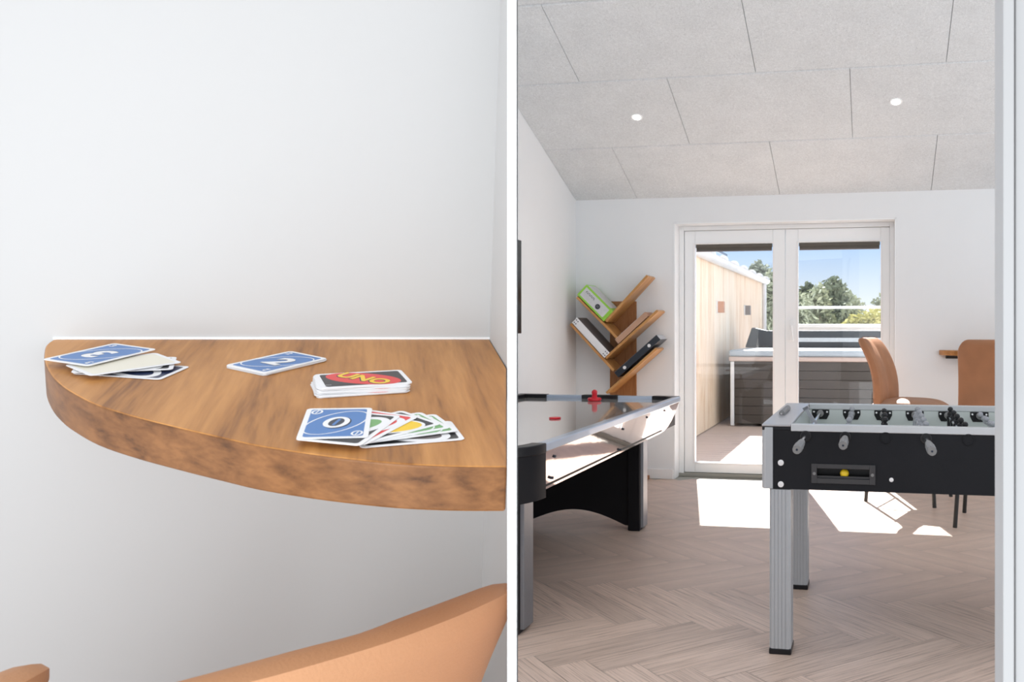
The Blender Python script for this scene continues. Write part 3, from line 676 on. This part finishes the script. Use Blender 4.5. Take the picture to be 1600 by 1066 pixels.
# divider: upright panel whose end face is the white strip
def ray_at(px, Y): return Vector(((px-PX)/F*Y, Y, 0))
dv = MB(); d0, d1 = .60, 1.075
pts = [ray_at(793, d0), ray_at(807, d0), ray_at(807, d1+.12), ray_at(793, d1+.12)]
dv.prism([(p.x, p.y) for p in pts], 0, 2.6); dvo = struct(dv, 'wall_divider', 'edge', Matrix.Identity(4), smooth=False)
# nook right wall: from the corner line to the divider
q = nk(793, 575); dirr = Vector((q.x, q.y, 0)).normalized()
def hit(h):      # where the leaning wall meets the upright plane of the divider at height h off the shelf
    A = NOOK @ Vector((0, 0, h)); B = NOOK @ (Vector((0, 0, h))+dirr); n_ = Vector((F, -(793-PX), 0))
    t_ = -(A.dot(n_))/((B-A).dot(n_)); return NI @ (A+(B-A)*t_)
hs_ = [-1.1, -.5, 0, .5, 1.1]; vs = []; fs = []
for h_ in hs_:
    c0 = Vector((0, .001, h_)); c1 = hit(h_); vs += [tuple(c0), tuple(c1)]
for i in range(len(hs_)-1): fs.append((2*i, 2*i+1, 2*i+3, 2*i+2))
bk_ = [(x+.012, y, z) for x, y, z in vs]; n_ = len(vs)
rw = MB(); rw.add(vs+bk_, fs+[tuple(i+n_ for i in f) for f in fs]+[(0, 2, n_+2, n_), (1, 3, n_+3, n_+1)])
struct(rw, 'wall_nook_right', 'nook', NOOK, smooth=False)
# corner shelf outline, from its front rim
def smooth_line(P_, k=4):
    res = []
    for i in range(len(P_)-1):
        p0, p1, p2, p3 = (Vector(P_[max(0, min(len(P_)-1, i+j))]) for j in (-1, 0, 1, 2))
        for a in range(k):
            t = a/k; res.append(.5*((2*p1)+(p2-p0)*t+(2*p0-5*p1+4*p2-p3)*t*t+(3*p1-p0-3*p2+p3)*t**3))
    return [tuple(v) for v in res]+[P_[-1]]
rim = [(82, 531), (72, 539), (69, 552), (70, 567), (79, 585), (92, 599), (110, 612), (150, 632.5), (209, 651), (279, 668.5), (350, 685), (400, 696), (465, 706.5), (530, 715), (620, 724), (710, 728.5), (792.3, 729.5)]
ol = [nk(*p) for p in rim]
ol = smooth_line([(p.x, p.y) for p in ol])
right = nk(793, 575)
poly = [(0, -.001)]+[(nk(84, 530).x, -.001)]+ol+[(right.x-.001, right.y)]
tb = thing('corner_shelf_table', 'thick curved oak corner table fixed to the white wall, playing cards lying on it', 'table', (-.25, -.1, -.039), 0, None, NOOK)
m_ = MB(); m_.prism(poly, -.0395, 0); m_.m = [0, 0]+[1]*(len(m_.f)-2); m_.build('tabletop', ['oak', 'oakend_shade'], tb, bevel=.0045, seg=4)
MB().prism([(nk(84, 530).x, 0), (0, 0), (0, -.002), (nk(84, 530).x, -.002)], 0, .0025).build('sealing_strip', 'edge', tb)

# ---- playing cards
CW, CHh, CT = .056, .087, .0004
def card_mesh(kind):
    """0 white base, then printed layers"""
    mb = MB(); mb.prism(rrect(CW, CHh, .0045), 0, CT)
    def flat(poly, lvl): mb.add([(p[0], p[1], CT+.00006*lvl) for p in poly], [tuple(range(len(poly)))])
    def ell(a, b, rot, cx=0, cy=0, n=40): return [(cx+a*math.cos(2*PI*i/n)*math.cos(rot)-b*math.sin(2*PI*i/n)*math.sin(rot), cy+a*math.cos(2*PI*i/n)*math.sin(rot)+b*math.sin(2*PI*i/n)*math.cos(rot)) for i in range(n)]
    def ringe(a, b, w_, rot, lvl, cx=0, cy=0):
        o1 = ell(a, b, rot, cx, cy); o2 = ell(a-w_, b-w_, rot, cx, cy); n = len(o1)
        mb.add([(p[0], p[1], CT+.00006*lvl) for p in o1+o2], [(i, (i+1) % n, n+(i+1) % n, n+i) for i in range(n)])
    mats = ['card']
    inner = rrect(CW-.0085, CHh-.0085, .003)
    if kind == 'back':
        mats = ['card', 'cblack', 'cred', 'cyel', 'ink']
        mb.mi = 1; flat(inner, 1); mb.mi = 2; flat(ell(.0385, .0205, math.radians(58)), 2)
        rot = Matrix.Rotation(math.radians(-68), 4, 'Z')
        for mi, bold, lv, dx in ((4, .0016, 3, .0006), (3, .0010, 4, 0)):
            mb.mi = mi; text_mesh(mb, 'UNO', .0255, Matrix.Translation((dx, -dx, CT+.00006*lv)) @ Matrix.Rotation(math.radians(42), 4, 'Z'), bold=bold)
        mb.mi = 0; text_mesh(mb, 'UNO', .003, Matrix.Translation((.018, -.037, CT+.0003)) @ Matrix.Rotation(math.radians(90), 4, 'Z'))
    elif kind[0] in 'bgry' and len(kind) == 2:
        col = {'b': 'blue', 'g': 'cgreen', 'r': 'cred', 'y': 'cyel'}[kind[0]]; num = kind[1:]
        mats = ['card', col, 'ink']
        mb.mi = 1; flat(inner, 1)
        mb.mi = 0; ringe(.0375, .0205, .0014, math.radians(58), 2)
        if num == '0':
            mb.mi = 2; ringe(.0165, .0105, .0048, math.radians(75), 3, .0012, -.0012)
            mb.mi = 0; ringe(.0160, .0105, .0045, math.radians(75), 4)
            mb.mi = 2; flat(ell(.0115, .006, math.radians(75)), 4)
            mb.mi = 1; flat([(-.0035, -.008), (-.0012, -.0095), (.0035, .008), (.0012, .0095)], 5)
            for cx, cy in ((-.0185, .0315), (.0185, -.0315)):
                mb.mi = 0; ringe(.0068, .0048, .0018, math.radians(75), 3, cx, cy); flat([(cx-.0017, cy-.004), (cx-.0007, cy-.0045), (cx+.0017, cy+.004), (cx+.0007, cy+.0045)], 3)
        else:
            for mi, lv, dx in ((2, 3, .0012), (0, 4, 0)):
                mb.mi = mi; text_mesh(mb, num, .042, Matrix.Translation((dx, -dx, CT+.00006*lv)), shear=.15, bold=.0016)
            mb.mi = 0
            text_mesh(mb, num, .011, Matrix.Translation((-.0185, .0325, CT+.0002)), bold=.0004); text_mesh(mb, num, .011, Matrix.Translation((.0185, -.0325, CT+.0002)) @ Matrix.Rotation(PI, 4, 'Z'), bold=.0004)
    elif kind == 'xwild':
        mats = ['card', 'cblack', 'blue', 'cred', 'cyel', 'cgreen']
        mb.mi = 1; flat(inner, 1)
        e0 = ell(.0365, .0195, math.radians(58), n=40)
        mb.mi = 0; flat(ell(.0385, .0215, math.radians(58)), 2)
        for k in range(4): mb.mi = 2+k; flat([(0, 0)]+[e0[(k*10+i) % 40] for i in range(11)], 3)
    elif kind[0] == 'w':
        mats = ['card', 'cblack' if kind != 'wr' else 'cred', {'wg': 'cgreen', 'wy': 'cyel', 'wr': 'cred', 'wb': 'greyc', 'wn': 'blueshade'}[kind]]
        if kind == 'wn': mats[1] = 'blueshade'
        mb.mi = 1; flat(inner, 1); mb.mi = 0; flat(ell(.0375, .0205, math.radians(58)), 2); mb.mi = 2; flat(ell(.030 if kind != 'wy' else .0345, .0135 if kind != 'wy' else .018, math.radians(58)), 3)
        if kind == 'wg': mb.mi = 0; text_mesh(mb, '2', .03, Matrix.Translation((0, 0, CT+.0003)), bold=.001)
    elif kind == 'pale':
        mats = ['card', 'glareyel']; mb.mi = 1; flat(inner, 1)
    me_o = mb.build('playing_card', mats, None, smooth=False); me = me_o.data; bpy.data.objects.remove(me_o); return me
CM = {k: card_mesh(k) for k in ('back', 'b0', 'b2', 'b3', 'g7', 'r4', 'wg', 'wy', 'wr', 'wb', 'wn', 'pale')}
def card(kind, x, y, z, ang, label, group=None, tilt=(0, 0)):
    o = bpy.data.objects.new('playing_card', CM[kind]); C.objects.link(o)
    o.matrix_world = NOOK @ Matrix.Translation((x, y, z)) @ Matrix.Rotation(ang, 4, 'Z') @ Matrix.Rotation(tilt[0], 4, 'X') @ Matrix.Rotation(tilt[1], 4, 'Y')
    return tag(o, label, 'playing card', group)
def by_edge(N, Fp, h):   # card whose long right side runs from pixel N towards pixel Fp (its far end is kept)
    n_ = nk(*N, h); f_ = nk(*Fp, h); e_2 = Vector((f_.x-n_.x, f_.y-n_.y)).normalized(); l_ = Vector((-e_2.y, e_2.x))
    c_ = Vector((f_.x, f_.y))-e_2*CHh/2+l_*CW/2; return c_.x, c_.y, math.atan2(e_2.y, e_2.x)-PI/2
def by_poly(c4, h, long_first):   # centre and direction from four corner pixels
    P_ = [nk(*p, h) for p in c4]; c_ = sum(P_, Vector((0, 0, 0)))/4
    e1 = (P_[1]-P_[0])+(P_[2]-P_[3]); e2 = (P_[3]-P_[0])+(P_[2]-P_[1])
    L_ = e1 if long_first else -e2
    return c_.x, c_.y, math.atan2(L_.y, L_.x)-PI/2
# fan in front: bottom card first
fan = [('wb', (568, 700.5), (727, 687.5), .0005, 'dark card at the bottom of the fan, sticking out furthest to the right'),
       ('g7', (565, 694.5), (717, 674), .0026, 'green and white card in the fan, second from the bottom'),
       ('g7', (566, 694), (705, 669), .0033, 'green edged card in the fan, third from the bottom'),
       ('wy', (575, 693), (690, 663), .0040, 'black card with a yellow field in the middle of the fan'),
       ('wr', (578, 692), (654, 652), .0049, 'red card in the fan, between the black card and the dark green one'),
       ('wg', (573, 690), (627, 650.5), .0057, 'black card with a green field just under the blue zero card')]
for k_, N_2, F_2, h_, lb in fan:
    x, y, a_ = by_edge(N_2, F_2, h_); card(k_, x, y, h_, a_, lb, 'fanned cards at the front of the corner table')
x, y, a_ = by_poly([(479, 638.4), (582.6, 641), (575.6, 685.2), (463.5, 681.5)], .0068, False)
card('b0', x, y, .0066, a_, 'blue zero card lying on top of the left end of the fan', 'fanned cards at the front of the corner table')
# deck
x, y, a_ = by_poly([(486.2, 583.5), (620.5, 575.3), (650.2, 601.2), (510, 609)], .009, True)
ND_ = 17
for i in range(ND_):
    k = i/(ND_-1); top_ = i == ND_-1
    dx, dy, da = (0, 0, 0) if top_ else (random.uniform(-.002, .002)-.004*(1-k), random.uniform(-.0015, .0015)-.006*(1-k)**2, math.radians(random.uniform(-2, 2)-5*math.sin(k*3)))
    card('back', x+dx, y+dy, .0003+i*.00052, a_+da, 'top card of the face down deck, black back with red oval and yellow lettering' if top_ else 'face down card in the squared deck, only its white edge showing', 'cards in the face down deck')
# stack behind with the blue two on top
x, y, a_ = by_poly([(352.7, 569.3), (450.5, 544.9), (519.5, 564), (409, 586.3)], .003, True)
for i in range(6):
    top_ = i == 5
    card('b2', x+(0 if top_ else random.uniform(-.0012, .0012)), y+(0 if top_ else random.uniform(-.0012, .0012)), .0003+i*.00052, a_+(0 if top_ else math.radians(random.uniform(-2, 2))),
         'blue two card on top of the small stack near the back edge of the table' if top_ else 'card under the blue two card, only its white edge showing', 'small stack of cards near the back of the table')
# messy pile at the far left
x1_, y1_, a1_ = by_edge((112, 584.5), (250, 594), .0006); card('wn', x1_, y1_, .0006, a1_, 'shade-darkened blue card at the bottom of the left pile, nearest the rounded end', 'messy pile of cards at the left end of the table')
x1_, y1_, a1_ = by_edge((116, 583), (270, 578), .0035); card('wb', x1_, y1_, .0035, a1_, 'black card second from the bottom of the left pile', 'messy pile of cards at the left end of the table')
x1_, y1_, a1_ = by_edge((182, 582), (285, 567), .0052); card('pale', x1_, y1_, .0052, a1_, 'yellow card with painted white glare under the top card of the left pile', 'messy pile of cards at the left end of the table')
x, y, a_ = by_poly([(77, 556), (184.5, 535), (232, 550), (135, 577)], .0075, True)
card('b3', x, y, .0075, a_+PI, 'blue three card on top of the messy pile at the left end of the table', 'messy pile of cards at the left end of the table')

# foreground chairs below the corner table
WI = Matrix.Identity(4)
def fore_chair(label, xr, yr, dx, dy, sc):   # world point of the right end of its backrest top, direction along the top
    d = Vector((dx, dy)).normalized(); c_ = Vector((xr, yr))-d*.222*sc; nrm = Vector((-d.y, d.x))  # seat side
    rz_ = math.atan2(nrm.y, nrm.x); base = c_+nrm*.30*sc
    return bar_chair(label, (base.x, base.y, 0), rz_, WI, sc, 'bar chairs tucked under the corner table', skin='leatherlight', sq=.05)
fore_chair('large blurred tan leather chair back right of centre below the corner table', -.184, .912, .161, .233, .838)
fore_chair('tan leather chair whose rounded top just shows in the lower left corner', -.506, .705, .25, .97, .836)

# ================================================================ NEAR DOOR AT THE RIGHT EDGE
d2 = bpy.data.objects.new('door_2', None); C.objects.link(d2); d2['kind'] = 'structure'
YD = .62
xa = (1566-PX)/F*YD; xb = (1577-PX)/F*YD
d2.matrix_world = Matrix.Translation((xa, YD, 0)) @ Matrix.Rotation(math.radians(-10), 4, 'Z')
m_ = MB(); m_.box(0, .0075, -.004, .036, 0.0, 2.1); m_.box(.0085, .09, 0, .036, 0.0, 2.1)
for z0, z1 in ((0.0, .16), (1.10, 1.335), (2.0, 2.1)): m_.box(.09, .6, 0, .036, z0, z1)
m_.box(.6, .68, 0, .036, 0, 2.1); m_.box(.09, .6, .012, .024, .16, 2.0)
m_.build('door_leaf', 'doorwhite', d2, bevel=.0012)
m_ = MB(); m_.cyl((.06, 0, 1.200), (.06, -.03, 1.200), .02, .008); m_.cyl((.016, -.026, 1.213), (.062, -.028, 1.203), .0045, .006); m_.sphere((.016, -.026, 1.213), .0045)
m_.build('handle', 'chrome', d2, bevel=.001)

# ================================================================ OUTSIDE
dk = []
for j in range(60):
    y0 = .30+j*.145
    off = random.uniform(-2, 0); x = -3.0+off
    while x < 5:
        dk.append(([(x+.001, y0+.003), (x+2.4-.001, y0+.003), (x+2.4-.001, y0+.142), (x+.001, y0+.142)], 2.4, .14)); x += 2.4
plank_mesh('floor', 'deck', dk, -.01)
struct(MB().box(-4, 5, .3, 9.2, -.08, -.02), 'floor', 'greyc')
hs = thing('neighbouring_house', 'pale timber clad house wing with zinc gutter outside the left glass door', 'house', (-.4, 5, 0))
wl = MB()
for i in range(62):
    y0 = .9+i*.135
    wl.box(-.42, -.40, y0+.003, y0+.132, 0, 2.13)
wl.box(-.5, -.418, .9, 9.2, 0, 2.13); wl.build('timber_wall', 'cladding', hs, smooth=False)
g = MB(); n = 10; N_ = 8
prof = [(-.33+.075*math.cos(PI+PI*i/n), 2.16+.075*math.sin(PI+PI*i/n)) for i in range(n+1)]+[(-.33+.068*math.cos(-PI*i/n), 2.16+.068*math.sin(-PI*i/n)) for i in range(n+1)]
g.prism(prof, .9, 9.3, ax='y'); go = g.build('gutter', 'zinc', hs)
g = MB()
for i in range(9): g.cyl((-.33, 1.6+i*.95, 2.16), (-.33, 1.62+i*.95, 2.16), .078, n=20)
g.build('gutter_bracket', 'zinc', go)
m_ = MB(); m_.add([(-.30, .9, 2.19), (-.30, 9.3, 2.19), (-3.2, 9.3, 3.55), (-3.2, .9, 3.55), (-.30, .9, 2.14), (-.30, 9.3, 2.14), (-3.2, 9.3, 3.5), (-3.2, .9, 3.5)],
        [(0, 1, 2, 3), (4, 5, 6, 7), (0, 1, 5, 4), (1, 2, 6, 5), (2, 3, 7, 6), (3, 0, 4, 7)]); m_.build('roof', 'tile', hs)
m_ = MB()
for i in range(3): y0 = 2.2+i*1.75; m_.add([(-.75, y0, 2.50), (-.75, y0+1.7, 2.50), (-2.2, y0+1.7, 3.18), (-2.2, y0, 3.18), (-.75, y0, 2.46), (-.75, y0+1.7, 2.46), (-2.2, y0+1.7, 3.14), (-2.2, y0, 3.14)], [(0, 1, 2, 3), (4, 5, 6, 7), (0, 1, 5, 4), (1, 2, 6, 5), (2, 3, 7, 6), (3, 0, 4, 7)])
m_.build('solar_panel', 'solar', hs)
MB().cyl((-.33, 9.0, 2.1), (-.33, 9.0, 0), .045, n=14).build('downpipe', 'zinc', hs)
for (px, py, lb) in ((1120, 480, 'small square wall lamp on the timber wall, nearer the glass door'), (1163, 485, 'small square wall lamp on the timber wall, farther away')):
    p = room_a(px, py, -.4)
    t_ = thing('wall_lamp', lb, 'lamp', (-.4, p.y, p.z), 0, 'wall lamps on the timber wall')
    MB().box(-.40, -.38, p.y-.05, p.y+.05, p.z-.08, p.z+.08).build('back_plate', 'zinc', t_, bevel=.003)
    MB().box(-.38, -.30, p.y-.045, p.y+.045, p.z-.075, p.z+.075).build('shade', 'fencer' if px < 1140 else 'greyc', t_, bevel=.004)
# hot tub
ht = thing('hot_tub', 'hot tub with dark brown slatted sides and a grey cover, outside the doors', 'hot tub', (.9, 5.3, 0))
TX0, TX1, TY0, TY1 = -.19, 2.15, 4.2, 6.5
wl = MB()
for i in range(7): z0 = .03+i*.115; wl.box(TX0+.02, TX1-.02, TY0+.015, TY1-.015, z0, z0+.112)
wl.build('side_panel', 'tub', ht, smooth=False, bevel=.003)
for x in (TX0, TX1-.06):
    for y in (TY0, TY1-.06): MB().box(x, x+.05, y, y+.05, 0, .835).build('corner_post', 'zinc', ht, bevel=.008)
MB().box(TX0-.02, TX1+.02, TY0-.02, TY1+.02, .835, .90).build('rim', 'tubrim', ht, bevel=.02)
MB().box(TX0-.02, TX1+.02, TY0-.03, TY1-.8, .90, .985).build('cover', 'tubcover', ht, bevel=.03)
m_ = MB(); m_.prism([(TX0-.03, .985), (TX1, .985), (TX1, 1.235), (.1, 1.235), (-.06, 1.27), (-.12, 1.28)], TY1-.75, TY1-.55, ax='y'); m_.build('folded_cover', 'dkgrey', ht, bevel=.02)
MB().box(.35, TX1-.05, TY1-.77, TY1-.74, 1.07, 1.13).build('cover_strap', 'ltgrey', ht)
t_ = thing('terrace_wall', 'low white capped terrace wall behind the hot tub', 'wall', (1, 9.0, 0))
MB().box(-.2, 5.5, 9.32, 9.42, 0, 1.28).build('panel', 'white', t_); MB().box(-.2, 5.5, 9.24, 9.50, 1.28, 1.35).build('cap', 'white', t_, bevel=.01)
rl = thing('handrail', 'thin white metal handrail crossing behind the hot tub', 'railing', (1, 9.35, 1.35))
z_ = room_b(1300, 480.5, 9.35).z; MB().box(-.2, 5.5, 9.33, 9.37, z_-.025, z_+.025).build('top_rail', 'white', rl, bevel=.005)
for x in (-.1, 2.6, 3.8, 5.0): MB().box(x, x+.03, 9.34, 9.36, 1.35, z_-.02).build('post', 'white', rl)
struct(MB().box(-60, 60, 9.6, 150, -.6, -.5), 'floor', 'gravel')
single(MB().box(4.3, 12, 20, 20.15, -.5, 1.72), 'fence', 'fencer', 'red brown garden fence far outside the right glass door', 'fence', loc=(8, 20, -.5))
single(MB().prism([(9.0, 3.2), (18, 3.2), (17, 3.75), (10, 3.75)], 36, 42, ax='y').box(9.6, 17.4, 37, 41.5, -.5, 3.2), 'distant_house', 'greyc', 'dark low roof of a distant house beyond the trees on the right', 'house', loc=(13, 38, -.5))
# trees
def leaf_mesh(name, mat, h, r, n, seed, conic=True, ls=.16):
    rnd = random.Random(seed); mb = MB(); cl = []
    for i in range(46):
        v = rnd.random()**.8; rr = r*((1-v)**.6 if conic else math.sin(PI*min(1, v*.9+.1))**.6); a_ = rnd.uniform(0, 2*PI); q = rnd.uniform(.35, 1)*rr
        cl.append((q*math.cos(a_), q*math.sin(a_), h*(.12+.88*v), rnd.uniform(.22, .42)*r))
    for i in range(n):
        cx, cy, cz, cr = cl[i % len(cl)]; d = Vector((rnd.gauss(0, 1), rnd.gauss(0, 1), rnd.gauss(0, 1))).normalized()*cr*rnd.uniform(.6, 1)
        p = Vector((cx, cy, cz))+d*Vector((1, 1, .8)).x; u = Vector((rnd.gauss(0, 1), rnd.gauss(0, 1), rnd.gauss(0, 1))).normalized(); w_ = u.orthogonal().normalized(); s_ = ls*rnd.uniform(.6, 1.3)
        mb.add([p+u*s_, p+w_*s_*.45, p-u*s_, p-w_*s_*.45], [(0, 1, 2, 3)])
    o = mb.build(name, mat, None, smooth=False); me = o.data; bpy.data.objects.remove(o); return me
LM = {0: leaf_mesh('foliage', 'conifer', 4.2, 1.5, 2600, 1), 1: leaf_mesh('foliage', 'conifer2', 4.2, 1.4, 2600, 2), 2: leaf_mesh('foliage', 'yleaf', 3.4, 1.6, 2400, 3, False)}
tk = MB().cyl((0, 0, 0), (0, 0, 3.0), .12, .03, 8).build('trunk', 'bark', None); TKM = tk.data; bpy.data.objects.remove(tk)
TR = [(1186, 30, 5.6, 1), (1205, 27, 4.9, 0), (1262, 29, 4.4, 1), (1243, 26, 3.9, 0), (1281, 25, 4.1, 0), (1300, 28, 4.6, 1), (1314, 31, 4.5, 0), (1336, 27, 3.6, 0), (1352, 24, 3.5, 2), (1372, 25, 3.7, 2), (1388, 29, 4.0, 0), (1222, 33, 4.6, 1)]
kinds = {0: 'pale green conifer', 1: 'dark green conifer', 2: 'yellow green leafy tree'}
pos = {1186: 'leftmost, at the end of the gutter', 1205: 'beside the gutter end in the left pane', 1262: 'behind the left edge of the right pane', 1243: 'at the left edge of the right pane', 1281: 'left of the middle of the right pane',
       1300: 'near the middle of the right pane', 1314: 'in the middle of the right pane', 1336: 'right of the middle of the right pane', 1352: 'above the red fence, the left one', 1372: 'above the red fence, the right one', 1388: 'rightmost, behind the door frame', 1222: 'hidden mostly by the middle door frame'}
for px, b_, hh, kd in TR:
    p = room_b(px, 500, b_); s_ = hh*.76/4.2
    t_ = thing('tree', kinds[kd]+' beyond the terrace, '+pos[px], 'tree', (p.x, b_, -.5), 0, 'trees beyond the terrace')
    t_.matrix_world = ROOM @ Matrix.Translation((p.x, b_, -.5)) @ Matrix.Rotation(px*.7, 4, 'Z') @ Matrix.Scale(s_, 4)
    for nm_, me_ in (('foliage', LM[kd]), ('trunk', TKM)):
        o = bpy.data.objects.new(nm_, me_); C.objects.link(o); o.parent = t_
for o in C.objects:
    if '_o' in o: del o['_o']
